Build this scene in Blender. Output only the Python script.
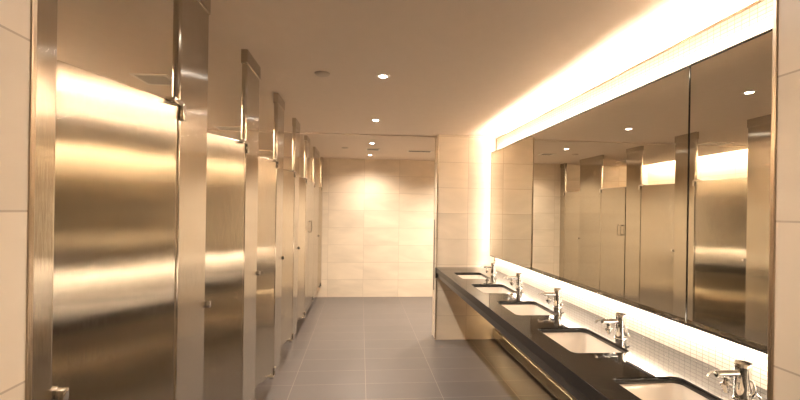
import bpy, bmesh, math, random
from mathutils import Vector, Matrix
random.seed(4)
S = bpy.context.scene
for o in list(bpy.data.objects): bpy.data.objects.remove(o)
COL = S.collection
PI = math.pi

# ------------------------------------------------------------------ camera
CAMZ = 1.483
cam = bpy.data.cameras.new('camera'); co = bpy.data.objects.new('camera', cam); COL.objects.link(co)
cam.lens = 36 * 423.65 / 800; cam.sensor_width = 36; cam.shift_y = 10.6 / 800; cam.clip_start = 0.02
M = Matrix.Rotation(-0.0927, 4, 'Z') @ Matrix.Rotation(PI / 2, 4, 'X') @ Matrix.Rotation(0.015, 4, 'Z')
co.matrix_world = Matrix.Translation((0, 0, CAMZ)) @ M
S.camera = co
# ------------------------------------------------------------------ world, colour management
w = bpy.data.worlds.new('world'); S.world = w; w.use_nodes = True
w.node_tree.nodes['Background'].inputs[0].default_value = (0.35, 0.28, 0.2, 1)
w.node_tree.nodes['Background'].inputs[1].default_value = 0.05
S.view_settings.view_transform = 'Standard'; S.view_settings.look = 'None'
S.view_settings.exposure = 1.4; S.view_settings.gamma = 1; S.view_settings.use_curve_mapping = False
S.cycles.max_bounces = 14; S.cycles.diffuse_bounces = 7; S.cycles.glossy_bounces = 8
S.cycles.sample_clamp_indirect = 12; S.cycles.caustics_reflective = True; S.cycles.use_denoising = True
# light levels used by the lamp builders below
DOWN_W = 66; DOWN_C = (1.0, 0.86, 0.72)
LED_C = (1.0, 0.88, 0.74)
LED_COVE = 150; LED_MIRROR = 75; LED_STALL = 90

# ------------------------------------------------------------------ dimensions (metres, floor at 0)
CEIL = CAMZ + 0.8846; CEILF = CEIL - 0.016
XS = -0.641            # front face of the stalls
XM = 1.446             # mirror face
XP = 1.509             # mosaic wall face
XE = 0.875             # end partition edge
YE = 4.82; YB = 7.25   # end partition face, back wall
YN = 0.80              # near wall ends
CT = CAMZ - 0.6457     # counter top
MT = CAMZ + 0.667; MB_ = CAMZ - 0.4914
PT = CAMZ + 0.8174     # top of mosaic wall
DT = CAMZ + 0.366; DB = CAMZ - 1.27
XSB = -2.30            # back wall of the stalls

# ------------------------------------------------------------------ materials
def mat(name):
    m = bpy.data.materials.new(name); m.use_nodes = True
    return m, m.node_tree.nodes, m.node_tree.links, m.node_tree.nodes['Principled BSDF']
def simple(name, col, rough=0.5, metal=0.0, **kw):
    m, n, l, b = mat(name)
    b.inputs['Base Color'].default_value = (*col, 1); b.inputs['Roughness'].default_value = rough
    b.inputs['Metallic'].default_value = metal
    for k, v in kw.items(): b.inputs[k].default_value = v
    # a whisper of procedural variation in roughness
    t = n.new('ShaderNodeTexNoise'); t.inputs['Scale'].default_value = 9
    r = n.new('ShaderNodeMapRange'); r.inputs['To Min'].default_value = rough * .9; r.inputs['To Max'].default_value = rough * 1.1
    l.new(t.outputs['Fac'], r.inputs['Value']); l.new(r.outputs['Result'], b.inputs['Roughness'])
    return m
def emit(name, col, st):
    m = bpy.data.materials.new(name); m.use_nodes = True; n = m.node_tree.nodes; n.clear()
    e = n.new('ShaderNodeEmission'); e.inputs[0].default_value = (*col, 1); e.inputs[1].default_value = st
    o = n.new('ShaderNodeOutputMaterial'); m.node_tree.links.new(e.outputs[0], o.inputs[0]); return m
def math_(n, l, op, a, b=None):
    x = n.new('ShaderNodeMath'); x.operation = op
    for i, v in enumerate((a, b)):
        if v is None: continue
        if isinstance(v, (int, float)): x.inputs[i].default_value = v
        else: l.new(v, x.inputs[i])
    return x.outputs[0]
def tiles(name, ax, pu, ou, av, pv, ov, jw, col, jcol, rough, var=0.04, vein=0.10, brick=0.0, bump=0.15, vscale=1.6, jrough=0.7, spec=0.5):
    """tiled surface in world space: ax / av name the axes, p the pitch, o the offset of a joint"""
    m, n, l, b = mat(name)
    g = n.new('ShaderNodeNewGeometry'); s = n.new('ShaderNodeSeparateXYZ'); l.new(g.outputs['Position'], s.inputs[0])
    V = math_(n, l, 'DIVIDE', math_(n, l, 'SUBTRACT', s.outputs[av], ov), pv)
    fv = math_(n, l, 'FLOOR', V)
    U = math_(n, l, 'DIVIDE', math_(n, l, 'SUBTRACT', s.outputs[ax], ou), pu)
    if brick: U = math_(n, l, 'ADD', U, math_(n, l, 'MULTIPLY', fv, brick))
    fu = math_(n, l, 'FLOOR', U)
    def edge(X, p):
        f = math_(n, l, 'FRACT', X); d = math_(n, l, 'ABSOLUTE', math_(n, l, 'SUBTRACT', f, .5))
        return math_(n, l, 'GREATER_THAN', d, .5 - jw / (2 * p))
    J = math_(n, l, 'MAXIMUM', edge(U, pu), edge(V, pv))
    cid = n.new('ShaderNodeCombineXYZ'); l.new(fu, cid.inputs[0]); l.new(fv, cid.inputs[1])
    wn = n.new('ShaderNodeTexWhiteNoise'); l.new(cid.outputs[0], wn.inputs['Vector'])
    # veining: stretched diagonal noise, shifted per tile
    mp = n.new('ShaderNodeMapping'); mp.inputs['Rotation'].default_value = (.6, .6, .5); mp.inputs['Scale'].default_value = (1, 1, 3.2)
    ad = n.new('ShaderNodeVectorMath'); ad.operation = 'ADD'; l.new(g.outputs['Position'], ad.inputs[0])
    sc = n.new('ShaderNodeVectorMath'); sc.operation = 'SCALE'; l.new(wn.outputs['Color'], sc.inputs[0]); sc.inputs['Scale'].default_value = 7
    l.new(sc.outputs[0], ad.inputs[1]); l.new(ad.outputs[0], mp.inputs['Vector'])
    t = n.new('ShaderNodeTexNoise'); t.inputs['Scale'].default_value = vscale; t.inputs['Detail'].default_value = 8; t.inputs['Distortion'].default_value = .7
    l.new(mp.outputs[0], t.inputs['Vector'])
    val = math_(n, l, 'ADD', math_(n, l, 'MULTIPLY', math_(n, l, 'SUBTRACT', t.outputs['Fac'], .5), vein * 2),
                math_(n, l, 'MULTIPLY', math_(n, l, 'SUBTRACT', wn.outputs['Value'], .5), var * 2))
    val = math_(n, l, 'ADD', val, 1.0)
    sc2 = n.new('ShaderNodeVectorMath'); sc2.operation = 'SCALE'; sc2.inputs[0].default_value = col; l.new(val, sc2.inputs['Scale'])
    mx = n.new('ShaderNodeMix'); mx.data_type = 'RGBA'; l.new(J, mx.inputs[0]); l.new(sc2.outputs[0], mx.inputs[6]); mx.inputs[7].default_value = (*jcol, 1)
    l.new(mx.outputs[2], b.inputs['Base Color'])
    rr = n.new('ShaderNodeMapRange'); rr.inputs['To Min'].default_value = rough; rr.inputs['To Max'].default_value = jrough
    l.new(J, rr.inputs['Value']); l.new(rr.outputs['Result'], b.inputs['Roughness'])
    bp = n.new('ShaderNodeBump'); bp.inputs['Strength'].default_value = bump; bp.inputs['Distance'].default_value = .001; bp.invert = True
    l.new(J, bp.inputs['Height']); l.new(bp.outputs[0], b.inputs['Normal'])
    b.inputs['Specular IOR Level'].default_value = spec
    return m
WC = (0.69, 0.59, 0.46); WJ = (0.48, 0.39, 0.295); TH = 0.2955
m_wall_x = tiles('stone_tile_front', 0, .6, .058, 2, TH, 0, .004, WC, WJ, .30, vein=.26)       # walls facing the viewer
m_wall_e = tiles('stone_tile_partition', 0, .6, 1.237, 2, TH, CAMZ - .32, .004, WC, WJ, .30, vein=.26)
m_wall_y = tiles('stone_tile_side', 1, .6, .05, 2, TH, CAMZ + .285, .004, WC, WJ, .34, vein=.12)  # walls running away
m_mosaic = tiles('mosaic_tile', 1, .034, 0, 2, .017, CT, .0023, (.62, .53, .43), (.26, .20, .145), .25, var=.05, vein=.02, brick=.0, bump=.3)
m_floor = tiles('floor_tile', 0, .61, -.546, 1, .305, 3.3245, .004, (.104, .090, .083), (.30, .26, .23), .36, var=.05, vein=.10, vscale=5)
def plaster():
    m, n, l, b = mat('painted_plaster')
    b.inputs['Roughness'].default_value = .85
    t = n.new('ShaderNodeTexNoise'); t.inputs['Scale'].default_value = 60; t.inputs['Detail'].default_value = 4
    r = n.new('ShaderNodeValToRGB'); r.color_ramp.elements[0].color = (.66, .56, .46, 1); r.color_ramp.elements[1].color = (.70, .595, .49, 1)
    l.new(t.outputs['Fac'], r.inputs['Fac']); l.new(r.outputs['Color'], b.inputs['Base Color']); return m
m_ceil = plaster()
def steel(name, col, rough, sharp, aniso=.75):
    """steel brushed upright: the highlight spreads sideways, across the grain"""
    m, n, l, b = mat(name)
    b.inputs['Metallic'].default_value = 1
    tg = n.new('ShaderNodeTangent'); tg.direction_type = 'UV_MAP'; tg.uv_map = 'UVMap'
    tc = n.new('ShaderNodeUVMap'); tc.uv_map = 'UVMap'
    mp = n.new('ShaderNodeMapping'); mp.inputs['Scale'].default_value = (260, .8, 1); l.new(tc.outputs[0], mp.inputs[0])
    t = n.new('ShaderNodeTexNoise'); t.inputs['Scale'].default_value = 1; t.inputs['Detail'].default_value = 4; l.new(mp.outputs[0], t.inputs['Vector'])
    sc = n.new('ShaderNodeVectorMath'); sc.operation = 'SCALE'; sc.inputs[0].default_value = col
    l.new(math_(n, l, 'ADD', math_(n, l, 'MULTIPLY', t.outputs['Fac'], .16), .92), sc.inputs['Scale']); l.new(sc.outputs[0], b.inputs['Base Color'])
    b.inputs['Roughness'].default_value = rough; b.inputs['Anisotropic'].default_value = aniso; b.inputs['Anisotropic Rotation'].default_value = 0
    l.new(tg.outputs[0], b.inputs['Tangent'])
    # fine upright grain: every hair line leans the surface a little to the left or right
    ge = n.new('ShaderNodeNewGeometry')
    def streak(scale, off):
        m2 = n.new('ShaderNodeMapping'); m2.inputs['Scale'].default_value = (scale, 25, 1); m2.inputs['Location'].default_value = (off, off, 0); l.new(tc.outputs[0], m2.inputs[0])
        f = n.new('ShaderNodeVectorMath'); f.operation = 'FLOOR'; l.new(m2.outputs[0], f.inputs[0])
        wn = n.new('ShaderNodeTexWhiteNoise'); l.new(f.outputs[0], wn.inputs['Vector']); return math_(n, l, 'SUBTRACT', wn.outputs['Value'], .5)
    k = math_(n, l, 'MULTIPLY', math_(n, l, 'ADD', streak(7000, .3), streak(5300, 1.7)), sharp)
    cr = n.new('ShaderNodeVectorMath'); cr.operation = 'CROSS_PRODUCT'; l.new(ge.outputs['Normal'], cr.inputs[0]); cr.inputs[1].default_value = (0, 0, 1)
    s1 = n.new('ShaderNodeVectorMath'); s1.operation = 'SCALE'; l.new(cr.outputs[0], s1.inputs[0]); l.new(k, s1.inputs['Scale'])
    # slow waviness of the sheet
    wv = n.new('ShaderNodeTexNoise'); wv.inputs['Scale'].default_value = 1.6; wv.inputs['Detail'].default_value = 1; l.new(ge.outputs['Position'], wv.inputs['Vector'])
    s2 = n.new('ShaderNodeCombineXYZ'); l.new(math_(n, l, 'MULTIPLY', math_(n, l, 'SUBTRACT', wv.outputs['Fac'], .5), .028), s2.inputs[2])
    a1 = n.new('ShaderNodeVectorMath'); a1.operation = 'ADD'; l.new(ge.outputs['Normal'], a1.inputs[0]); l.new(s1.outputs[0], a1.inputs[1])
    a2 = n.new('ShaderNodeVectorMath'); a2.operation = 'ADD'; l.new(a1.outputs[0], a2.inputs[0]); l.new(s2.outputs[0], a2.inputs[1])
    nn = n.new('ShaderNodeVectorMath'); nn.operation = 'NORMALIZE'; l.new(a2.outputs[0], nn.inputs[0]); l.new(nn.outputs[0], b.inputs['Normal'])
    return m
m_steel = steel('brushed_steel', (.57, .525, .455), .17, .15, 1.0)
m_trim = simple('metal_trim', (.50, .42, .32), .28, 1)
m_bronze = simple('bronze_trim', (.20, .12, .06), .4, .6)
m_chrome = simple('chrome', (.80, .79, .77), .07, 1)
m_satin = simple('satin_steel', (.60, .55, .48), .25, 1)
m_mirror = simple('mirror_glass', (.75, .735, .665), .0, 1)
m_frame = simple('dark_frame', (.016, .012, .009), .4, **{'Specular IOR Level': .2})
m_porc = simple('white_porcelain', (.76, .69, .60), .08, **{'Coat Weight': .4})
m_black = simple('black_metal', (.02, .018, .017), .3)
m_white = simple('white_fitting', (.70, .64, .56), .5)
m_sens = simple('sensor_plastic', (.50, .42, .34), .5)
m_slot = simple('dark_slot', (.03, .025, .02), .8)
m_led = emit('led_cove', LED_C, LED_COVE); m_led2 = emit('led_mirror', LED_C, LED_MIRROR); m_led3 = emit('led_stall', LED_C, LED_STALL)
m_led4 = emit('led_upright', LED_C, LED_MIRROR * .15); m_led5 = emit('led_mirror_bottom', LED_C, LED_MIRROR * 1.5)
m_led6 = emit('led_counter', (1, .72, .40), 17)
m_lamp = emit('downlight_lens', (1, .93, .86), 30)
def granite():
    m, n, l, b = mat('black_granite')
    g = n.new('ShaderNodeNewGeometry')
    v = n.new('ShaderNodeTexVoronoi'); v.inputs['Scale'].default_value = 260; l.new(g.outputs['Position'], v.inputs['Vector'])
    r = n.new('ShaderNodeValToRGB'); r.color_ramp.elements[0].position = 0.02; r.color_ramp.elements[0].color = (.10, .09, .075, 1)
    r.color_ramp.elements[1].position = .22; r.color_ramp.elements[1].color = (.012, .011, .010, 1)
    l.new(v.outputs['Distance'], r.inputs['Fac']); l.new(r.outputs['Color'], b.inputs['Base Color'])
    b.inputs['Roughness'].default_value = .045; b.inputs['Specular IOR Level'].default_value = .38
    return m
m_gran = granite()
m_apron = simple('dark_apron', (.020, .017, .015), .32, **{'Specular IOR Level': .15})

# ------------------------------------------------------------------ mesh helpers
def bx(bm, x0, x1, y0, y1, z0, z1, bev=0.0):
    t = bmesh.new()
    bmesh.ops.create_cube(t, size=1)
    for v in t.verts: v.co = Vector(((x0 + x1) / 2 + v.co.x * (x1 - x0), (y0 + y1) / 2 + v.co.y * (y1 - y0), (z0 + z1) / 2 + v.co.z * (z1 - z0)))
    if bev: bmesh.ops.bevel(t, geom=list(t.edges), offset=bev, segments=2, affect='EDGES', profile=.6)
    me = bpy.data.meshes.new('t'); t.to_mesh(me); t.free(); bm.from_mesh(me); bpy.data.meshes.remove(me)
    return bm
def box(*a, bev=0.0): return bx(bmesh.new(), *a, bev=bev)
def tube(bm, pts, r, seg=16, caps=True):
    pts = [Vector(p) for p in pts]; rs = r if isinstance(r, (list, tuple)) else [r] * len(pts)
    rings = []; up = None
    for i, p in enumerate(pts):
        d = ((pts[min(i + 1, len(pts) - 1)] - pts[max(i - 1, 0)])).normalized()
        if up is None: up = Vector((0, 0, 1)) if abs(d.z) < .9 else Vector((0, 1, 0))
        a = d.cross(up).normalized(); b2 = a.cross(d).normalized(); up = b2
        rings.append([bm.verts.new(p + (a * math.cos(2 * PI * k / seg) + b2 * math.sin(2 * PI * k / seg)) * rs[i]) for k in range(seg)])
    for i in range(len(rings) - 1):
        for k in range(seg):
            bm.faces.new((rings[i][k], rings[i][(k + 1) % seg], rings[i + 1][(k + 1) % seg], rings[i + 1][k]))
    if caps: bm.faces.new(rings[0][::-1]); bm.faces.new(rings[-1])
    return bm
def lathe(bm, prof, c=(0, 0, 0), seg=32):
    """prof: (radius, z) from one pole to the other"""
    rings = []
    for r, z in prof:
        if r < 1e-6: rings.append([bm.verts.new((c[0], c[1], c[2] + z))])
        else: rings.append([bm.verts.new((c[0] + r * math.cos(2 * PI * k / seg), c[1] + r * math.sin(2 * PI * k / seg), c[2] + z)) for k in range(seg)])
    for A, B in zip(rings, rings[1:]):
        for k in range(seg):
            j = (k + 1) % seg
            if len(A) == 1 and len(B) == 1: continue
            if len(A) == 1: bm.faces.new((A[0], B[j], B[k]))
            elif len(B) == 1: bm.faces.new((A[k], A[j], B[0]))
            else: bm.faces.new((A[k], A[j], B[j], B[k]))
    return bm
def obj(name, bm, m, parent=None, smooth=False):
    bmesh.ops.recalc_face_normals(bm, faces=list(bm.faces))
    uv = bm.loops.layers.uv.verify() if not bm.loops.layers.uv else bm.loops.layers.uv[0]
    for f in bm.faces:
        ax = max(range(3), key=lambda i: abs(f.normal[i]))
        for lp in f.loops:
            c = lp.vert.co
            lp[uv].uv = (c.y, c.z) if ax == 0 else (c.x, c.z) if ax == 1 else (c.x, c.y)
    me = bpy.data.meshes.new(name); bm.to_mesh(me); bm.free(); me.uv_layers[0].name = 'UVMap'
    me.materials.append(m)
    if smooth:
        for p in me.polygons: p.use_smooth = True
        me.set_sharp_from_angle(angle=math.radians(38))
    o = bpy.data.objects.new(name, me); COL.objects.link(o)
    if parent: o.parent = parent
    return o
def struct(name, bm, m):
    o = obj(name, bm, m); o['kind'] = 'structure'; return o
def tag(o, label, cat, group=None):
    o['label'] = label; o['category'] = cat
    if group: o['group'] = group
    return o
def thing(name, label, cat, loc=(0, 0, 0), rz=0, group=None):
    o = bpy.data.objects.new(name, None); COL.objects.link(o); o.location = loc; o.rotation_euler = (0, 0, rz); o.empty_display_size = .1
    return tag(o, label, cat, group)
def copy_tree(o, parent=None):
    c = o.copy(); COL.objects.link(c); c.parent = parent
    for ch in list(o.children): copy_tree(ch, c)
    return c

# ------------------------------------------------------------------ the room
X0, X1, YF = -2.45, 2.9, -1.6
struct('floor', box(X0, X1, YF, YB + .1, -.06, 0), m_floor)
cl = box(-2.12, 1.80, YF, YE + .12, CEIL, CEIL + .05)
struct('ceiling', cl, m_ceil)
struct('ceiling_rear', box(-2.12, X1, YE + .12, YB + .1, CEILF, CEILF + .06), m_ceil)
cv = box(X0, -2.10, YF, YB + .1, CEIL + .20, CEIL + .24)
bx(cv, -2.13, -2.12, YF, YB + .1, CEIL + .0, CEIL + .20)
struct('ceiling_cove', cv, m_ceil)
struct('wall_back', box(X0, X1, YB, YB + .1, 0, CEIL + .24), m_wall_x)
struct('wall_stall', box(X0, XSB, YF, YB, 0, CEIL + .24), m_wall_y)
struct('wall_entrance', box(X1 - .1, X1, YE, YB, 0, CEIL), m_wall_y)
struct('wall_end', box(XE + .012, X1, YE, YE + .20, 0, CEIL), m_wall_e)
struct('wall_left', box(-.78, -.575, YF, .792, 0, CEIL), m_wall_y)
struct('wall_right', box(.8453, 1.80, YF, .792, 0, CEIL), m_wall_y)
struct('wall_behind', box(X0, 1.95, YF - .1, YF, 0, CEIL + .24), m_wall_x)
struct('wall_vanity', box(XP, XP + .045, YN, 4.63, .33, PT), m_mosaic)     # mosaic panel carrying the mirror
struct('wall_cove', box(1.80, 1.90, YF, YE, 0, CEIL), m_ceil)                      # wall behind the light trough
low = box(1.585, 1.80, YN, YE, 0, CT - .03)
struct('wall_under_counter', low, m_wall_y)
struct('trim_1', box(-.79, -.572, .792, .804, 0, CEIL, bev=.002), m_trim)
struct('trim_2', box(.842, .90, .792, .802, 0, CEIL, bev=.002), m_trim)
struct('trim_3', box(XP - .010, XP + .05, YN, 4.645, PT, PT + .008), m_bronze)        # cap of the mosaic panel
struct('trim_4', box(XP - .010, XP + .05, 4.63, 4.645, MB_ - .06, PT), m_bronze)
te = box(XE, XE + .014, YE - .004, YE + .012, 0, CEIL, bev=.002); bx(te, XE, XE + .014, YE + .19, YE + .204, 0, CEIL)
bx(te, XE + .006, XE + .012, YE + .012, YE + .19, 0, CEIL)
struct('trim_5', te, m_wall_e)
struct('trim_6', box(XE - .003, XE + .012, YE - .008, YE + .002, 0, CEIL, bev=.002), m_trim)
kb = box(1.55, 1.585, YN, YE - .005, .035, .13, bev=.004)
struct('baseboard_right', kb, m_satin)
kc = box(1.572, 1.585, YN, YE - .005, .145, .30, bev=.003)
struct('trim_7', kc, m_satin)
struct('trim_8', box(XE - .006, XE - .001, YE + .12, YE + .145, CAMZ - .93, CAMZ - .10), m_black)

# ------------------------------------------------------------------ lamps in the troughs
def led(name, label, b, m): return tag(obj(name, b, m), label, 'light strip')
led('led_strip', 'warm light strip in the trough above the mirror washing the ceiling', box(1.565, 1.58, YN + .05, 4.60, PT - .018, PT - .002), m_led)
led('led_strip', 'warm light strip behind the top edge of the long mirror', box(1.485, 1.497, YN + .05, 4.59, MT - .035, MT - .022), m_led5)
led('led_strip', 'warm light strip behind the bottom edge of the long mirror over the faucets', box(1.485, 1.497, YN + .05, 4.59, MB_ + .022, MB_ + .035), m_led5)
led('led_strip', 'upright warm light strip behind the far end of the long mirror', box(1.485, 1.497, 4.592, 4.604, MB_ + .04, MT - .04), m_led4)
led('led_strip', 'upright warm light strip in the gap between mosaic panel and end wall', box(1.60, 1.612, 4.66, 4.672, CT + .05, PT - .05), m_led4)
led('led_strip', 'hidden warm light strip low on the wall under the black counter', box(1.562, 1.577, YN + .1, 4.75, .36, .372), m_led6)
led('led_strip', 'warm light strip in the ceiling slot along the back wall of the stalls', box(-2.16, -2.145, .9, YB - .1, CEIL + .06, CEIL + .075), m_led3)

def downlight(x, y, z, label, watts=DOWN_W):
    t = thing('ceiling_downlight', label, 'downlight', (x, y, z), group='recessed downlights')
    obj('trim_ring', lathe(bmesh.new(), [(.0262, .0), (.0262, -.004), (.036, -.006), (.047, -.003), (.048, 0)]), m_white, t, True)
    obj('lens', lathe(bmesh.new(), [(0, -.0022), (.026, -.0022)]), m_lamp, t)
    L = bpy.data.lights.new('downlight_lamp', 'SPOT'); L.energy = watts; L.color = DOWN_C; L.spot_size = math.radians(150); L.spot_blend = 1.0; L.shadow_soft_size = .03
    o = bpy.data.objects.new('downlight_lamp', L); COL.objects.link(o); o.location = (0, 0, -.012); o.parent = t
    return t
downlight(.134, .05, CEIL, 'round recessed downlight directly above the viewer, out of the picture', 14)
downlight(.134, 1.43, CEIL, 'small round downlight in the ceiling nearest the viewer, over the near end of the aisle', 46)
downlight(.134, 2.79, CEIL, 'round recessed downlight, the nearest and largest one in view on the main ceiling')
downlight(.134, 4.16, CEIL, 'round recessed downlight, second nearest, just in front of the ceiling step')
downlight(.134, 5.50, CEILF, 'round recessed downlight just behind the ceiling step, before the square vent', 75)
downlight(.134, 6.69, CEILF, 'farthest round recessed downlight, nearest to the back wall', 50)
downlight(1.75, 6.3, CEILF, 'round recessed downlight hidden behind the end wall beside the entrance', 170)

# ------------------------------------------------------------------ ceiling fittings
def disc(x, y, z, label):
    b = lathe(bmesh.new(), [(0, -.016), (.025, -.016), (.043, -.011), (.05, -.003), (.05, 0)])
    o = obj('ceiling_sensor', b, m_sens, None, True); o.location = (x, y, z); return tag(o, label, 'sensor')
disc(-.262, 2.79, CEIL, 'flat round ceiling sensor left of the nearest downlight')
disc(-.23, 5.96, CEILF, 'small flat round ceiling sensor far down near the back wall')
def vent(x, y, z, sx, sy, n, label, grid=False):
    t = thing('ceiling_vent', label, 'air vent', (x, y, z), group='ceiling vents')
    f = bmesh.new(); b = .022
    bx(f, -sx / 2, sx / 2, -sy / 2, -sy / 2 + b, -.008, 0, bev=.002); bx(f, -sx / 2, sx / 2, sy / 2 - b, sy / 2, -.008, 0, bev=.002)
    bx(f, -sx / 2, -sx / 2 + b, -sy / 2 + b, sy / 2 - b, -.008, 0, bev=.002); bx(f, sx / 2 - b, sx / 2, -sy / 2 + b, sy / 2 - b, -.008, 0, bev=.002)
    obj('frame', f, m_white, t)
    obj('backing', box(-sx / 2 + b, sx / 2 - b, -sy / 2 + b, sy / 2 - b, -.0062, 0), m_slot, t)
    g = bmesh.new()
    for i in range(n):
        yy = -sy / 2 + b + (i + .5) * (sy - 2 * b) / n
        bx(g, -sx / 2 + b, sx / 2 - b, yy - .0025, yy + .0025, -.0072, -.006)
    if grid:
        k = int(n * sx / sy)
        for i in range(k):
            xx = -sx / 2 + b + (i + .5) * (sx - 2 * b) / k
            bx(g, xx - .0022, xx + .0022, -sy / 2 + b, sy / 2 - b, -.0072, -.006)
    obj('grille', g, m_white, t)
    return t
vent(-1.42, 3.08, CEIL, .24, .25, 12, 'square perforated vent in the stall ceiling above the nearest stall door', True)
vent(-1.45, 4.86, CEIL, .30, .26, 12, 'square vent in the stall ceiling above the second stall door', True)
vent(-1.50, 6.60, CEILF, .30, .26, 12, 'farthest square vent in the stall ceiling above the third stall door', True)
vent(.84, 6.10, CEILF, .36, .17, 3, 'rectangular slotted vent on the rear ceiling beside the end wall')
vent(.16, 6.05, CEILF, .20, .17, 4, 'small square vent between the two farthest downlights')

# ------------------------------------------------------------------ toilet stalls
def pilaster(t, y0, y1, keeper=True):
    pb = box(XS - .030, XS, y0, y1, DB, CEIL - .002)
    up = [e for e in pb.edges if abs(e.verts[0].co.z - e.verts[1].co.z) > .5]
    bmesh.ops.bevel(pb, geom=up, offset=.011, segments=5, affect='EDGES', profile=.5)
    p = obj('pilaster', pb, m_steel, t)
    obj('ceiling_shoe', box(XS - .033, XS + .003, y0 - .003, y1 + .003, CEIL - .077, CEIL, bev=.0015), m_steel, p)
    if keeper:
        k = box(XS - .034, XS - .008, y1 - .001, y1 + .024, CAMZ - .424, CAMZ - .392, bev=.003)
        bx(k, XS - .012, XS + .016, y1 + .004, y1 + .022, CAMZ - .420, CAMZ - .394, bev=.003)
        obj('latch_keeper', k, m_chrome, p, True)
    return p
def bracket(z, s):
    """s=+1 above the door top, -1 under the door bottom; local to the hinge corner on the pilaster's near edge"""
    b = bmesh.new()
    bx(b, -.020, .012, -.062, .020, z - .002 * s - .009, z - .002 * s + .011, bev=.004)
    bx(b, .0, .016, -.002, .026, min(z, z - .058 * s), max(z, z - .058 * s), bev=.004)
    tube(b, [(-.004, -.030, z - .012), (-.004, -.030, z + .014)], .010, 14)
    return b
stall_names = ['nearest toilet stall by the left wall, large brushed steel door standing ajar',
    'brushed steel toilet stall, second nearest, with shiny latch beside its ajar door',
    'brushed steel toilet stall, third from the near end, reflected large in the mirror',
    'brushed steel toilet stall in the middle of the row, fourth from either end',
    'narrow looking brushed steel toilet stall just before the one with the pull handle',
    'toilet stall with closed door carrying a rectangular pull handle, wide panel beyond it',
    'last toilet stall in the row, against the tiled back wall']
NEAR = [1.56, 2.427, 3.305, 4.19, 5.07, 5.96, 7.08]   # near edges of the hinge pilasters
FAR = [1.84, 2.728, 3.587, 4.49, 5.37, 6.58, 7.248]
PREV = [.962] + FAR[:-1]
for i in range(7):
    t = thing('toilet_stall', stall_names[i], 'toilet stall', (0, 0, 0), group='toilet stalls')
    if i == 0: pilaster(t, .806, .962)
    pilaster(t, NEAR[i], FAR[i], keeper=i < 6 and i != 4)
    wdt = NEAR[i] - PREV[i] - .014
    ang = [-16, -19, -18, -19, -18, 0, -16][i]
    d = box(-.0125, .0125, -wdt, -.006, DB + .01, DT, bev=.002)
    door = obj('door', d, m_steel, t); door.location = (XS - .0135, NEAR[i], 0); door.rotation_euler = (0, 0, math.radians(ang))
    lt = box(-.020, -.0125, -wdt + .01, -wdt + .07, CAMZ - .41, CAMZ - .37, bev=.002)
    tube(lt, [(-.020, -wdt + .04, CAMZ - .39), (-.04, -wdt + .04, CAMZ - .39)], .010)
    obj('latch', lt, m_chrome, door, True)
    if i == 5:
        h = bmesh.new(); ya = -wdt + .055; yb = ya + .075; zc = CAMZ - .22
        for s in (ya, yb): tube(h, [(.0125, s, zc - .07), (.034, s, zc - .07), (.036, s, zc - .06), (.036, s, zc + .06), (.034, s, zc + .07), (.0125, s, zc + .07)], .0045, 10)
        tube(h, [(.036, ya, zc + .062), (.036, yb, zc + .062)], .0045, 10); tube(h, [(.036, ya, zc - .062), (.036, yb, zc - .062)], .0045, 10)
        obj('pull_handle', h, m_satin, door, True)
    for z, s in ((DT, 1), (DB, -1)):
        hb = obj('hinge_bracket', bracket(z, s), m_chrome, door if False else t, True); hb.location = (XS - .002, NEAR[i], 0)
    if i < 6:
        yc = (NEAR[i] + FAR[i]) / 2
        obj('divider_panel', box(XSB + .012, XS - .031, yc - .0125, yc + .0125, DB + .01, DT, bev=.002), m_steel, t)

# ------------------------------------------------------------------ vanity counter
BX0, BX1 = .985, 1.275
basins = [1.165 + .21 + i * .7055 for i in range(5)]   # centres along Y
HL = .21
def rrect(x0, x1, y0, y1, r, n=6):
    pts = []
    for cx, cy, a0 in ((x1 - r, y0 + r, -PI / 2), (x1 - r, y1 - r, 0), (x0 + r, y1 - r, PI / 2), (x0 + r, y0 + r, PI)):
        for k in range(n + 1):
            a = a0 + PI / 2 * k / n; pts.append((cx + r * math.cos(a), cy + r * math.sin(a)))
    return pts
vc = thing('vanity_counter', 'long black polished granite counter with five basins, running below the mirror', 'counter', (0, 0, 0))
def slab():
    cu = bpy.data.curves.new('slab', 'CURVE'); cu.dimensions = '2D'; cu.fill_mode = 'BOTH'; cu.extrude = .0135
    loops = [[(.871, YN + .012), (1.508, YN + .012), (1.508, 4.648), (1.79, 4.648), (1.79, YE - .001), (.871, YE - .001)]] + [rrect(BX0, BX1, c - HL, c + HL, .035) for c in basins]
    for pts in loops:
        sp = cu.splines.new('POLY'); sp.points.add(len(pts) - 1); sp.use_cyclic_u = True
        for p, q in zip(sp.points, pts): p.co = (q[0], q[1], 0, 1)
    o = bpy.data.objects.new('tmp', cu); COL.objects.link(o)
    me = bpy.data.meshes.new_from_object(o.evaluated_get(bpy.context.evaluated_depsgraph_get()))
    bpy.data.objects.remove(o); bpy.data.curves.remove(cu)
    b = bmesh.new(); b.from_mesh(me); bpy.data.meshes.remove(me)
    bmesh.ops.remove_doubles(b, verts=list(b.verts), dist=1e-5)
    for v in b.verts: v.co.z += CT - .0135
    return b
obj('countertop', slab(), m_gran, vc)
obj('front_apron', box(.869, .889, YN + .012, YE - .002, CT - .056, CT - .0005, bev=.0015), m_apron, vc)
obj('support_rail', box(.885, .905, YN + .012, YE - .002, CT - .110, CT - .064, bev=.002), m_black, vc)
obj('wall_bracket', box(.862, .884, YE - .05, YE - .001, CT - .118, CT - .005, bev=.002), m_black, vc)

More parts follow.
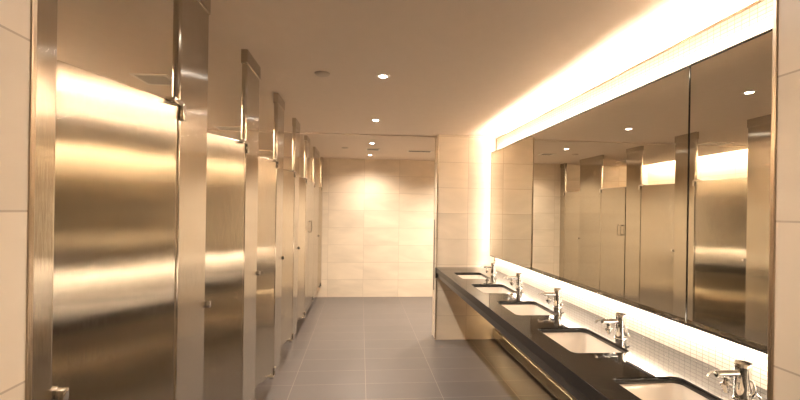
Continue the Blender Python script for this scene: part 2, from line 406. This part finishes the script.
def loft(bm, loops):
    R = [[bm.verts.new(p) for p in L] for L in loops]
    for A, B in zip(R, R[1:]):
        for k in range(len(A)): j = (k + 1) % len(A); bm.faces.new((A[k], A[j], B[j], B[k]))
    return R
def make_basin():
    t = thing('wash_basin', 'x', 'sink', group='undermount basins in the counter')
    b = bmesh.new(); zt = CT - .0275; w = (BX1 - BX0) / 2
    def L(grow, z, r): return [(x, y, z) for x, y in rrect(-w - grow, w + grow, -HL - grow, HL + grow, r)]
    R = loft(b, [L(.020, zt, .05), L(.020, zt - .012, .05), L(.008, zt - .014, .045), L(-.006, zt - .10, .05), L(-.03, zt - .135, .05), L(-.04, zt - .138, .04)])
    b.faces.new(R[-1])
    R2 = loft(b, [L(.020, zt, .05), L(.004, zt, .036), L(.001, zt - .004, .036), L(-.008, zt - .09, .042), L(-.016, zt - .112, .045), L(-.034, zt - .124, .05), L(-.09, zt - .130, .03)])
    b.faces.new(R2[-1])
    bmesh.ops.remove_doubles(b, verts=list(b.verts), dist=1e-6)
    obj('bowl', b, m_porc, t, True)
    d = lathe(bmesh.new(), [(0, zt - .1285), (.012, zt - .1275), (.022, zt - .1265), (.026, zt - .1285), (.026, zt - .131)])
    obj('drain', d, m_chrome, t, True)
    return t
def make_faucet():
    """user side towards -X; base at the origin"""
    t = thing('faucet', 'x', 'faucet', group='chrome basin faucets')
    b = lathe(bmesh.new(), [(0, 0), (.030, 0), (.030, .003), (.0255, .005), (.0255, .112), (.0268, .113), (.0268, .124), (.025, .128), (0, .128)])
    obj('body', b, m_chrome, t, True)
    s = tube(bmesh.new(), [(-.020, 0, .090), (-.060, 0, .090), (-.100, 0, .090), (-.103, 0, .090)], [.0125, .0125, .0125, .010], 20)
    sp = obj('spout', s, m_chrome, t, True)
    nz = lathe(bmesh.new(), [(0, .026), (.009, .026), (.009, .034), (.0135, .036), (.0135, .044), (.018, .046), (.018, .054), (.011, .056), (.010, .066), (.012, .068), (.012, .078), (.008, .080), (.008, .086), (0, .086)], (-.064, 0, 0))
    obj('nozzle', nz, m_chrome, sp, True)
    lv = tube(bmesh.new(), [(-.096, 0, .090), (-.108, 0, .096), (-.120, 0, .097), (-.130, 0, .092), (-.136, 0, .082)], [.004, .0035, .0032, .0035, .0042], 10)
    obj('lever_tip', lv, m_chrome, t, True)
    kn = tube(bmesh.new(), [(.004, -.022, .076), (.005, -.033, .070), (.006, -.040, .056), (.006, -.040, .036), (.005, -.033, .024), (.004, -.022, .018)], .0038, 12)
    tube(kn, [(.006, -.038, .036), (.016, -.052, .024)], .004, 10)
    obj('side_handle', kn, m_chrome, t, True)
    return t
bas = ['white basin nearest the viewer, cut off by the bottom edge of the photo', 'white basin, second nearest, below the middle of the mirror',
       'white basin, third in the counter, between two before it and two beyond', 'small looking white basin, second from the end wall', 'farthest white basin, beside the tiled end wall']
fau = ['chrome faucet nearest the viewer, at the lower right corner by the right wall', 'chrome faucet behind the second nearest basin',
       'chrome faucet in the middle of the row of five', 'chrome faucet second from the end wall', 'farthest chrome faucet, beside the glowing end wall']
b0 = make_basin(); f0 = make_faucet()
for i, c in enumerate(basins):
    b = b0 if i == 0 else copy_tree(b0); b.location = ((BX0 + BX1) / 2, c, 0); b['label'] = bas[i]
    f = f0 if i == 0 else copy_tree(f0); f.location = (1.352, c + .0, CT); f['label'] = fau[i]

# ------------------------------------------------------------------ mirror
def mirror(y0, y1, label):
    t = thing('wall_mirror', label, 'mirror', (XM, (y0 + y1) / 2, (MB_ + MT) / 2), group='mirror panels over the counter')
    h = (y1 - y0) / 2; v = (MT - MB_) / 2; r = .009
    obj('glass', box(0, .006, -h + .002, h - .002, -v + r, v - r), m_mirror, t)
    f = bmesh.new()
    bx(f, -.0006, .022, -h, h, v - r, v); bx(f, -.0006, .022, -h, h, -v, -v + r)
    if y1 > 4: bx(f, -.0006, .022, h - r, h, -v + r, v - r)
    else: bx(f, -.0006, .022, h - .004, h, -v + r, v - r)
    obj('frame', f, m_frame, t)
    obj('backing', box(.008, .020, -h + .008, h - .008, -v + r, v - r), m_frame, t)
    for yy in (-h + .25, 0, h - .25): obj('wall_fixing', box(.020, XP - XM, yy - .03, yy + .03, -.1, .1), m_black, t)
mirror(1.757, 4.62, 'long mirror panel with thin dark edge, left of the upright seam')
mirror(YN + .03, 1.753, 'narrower mirror panel right of the seam, next to the near right wall')
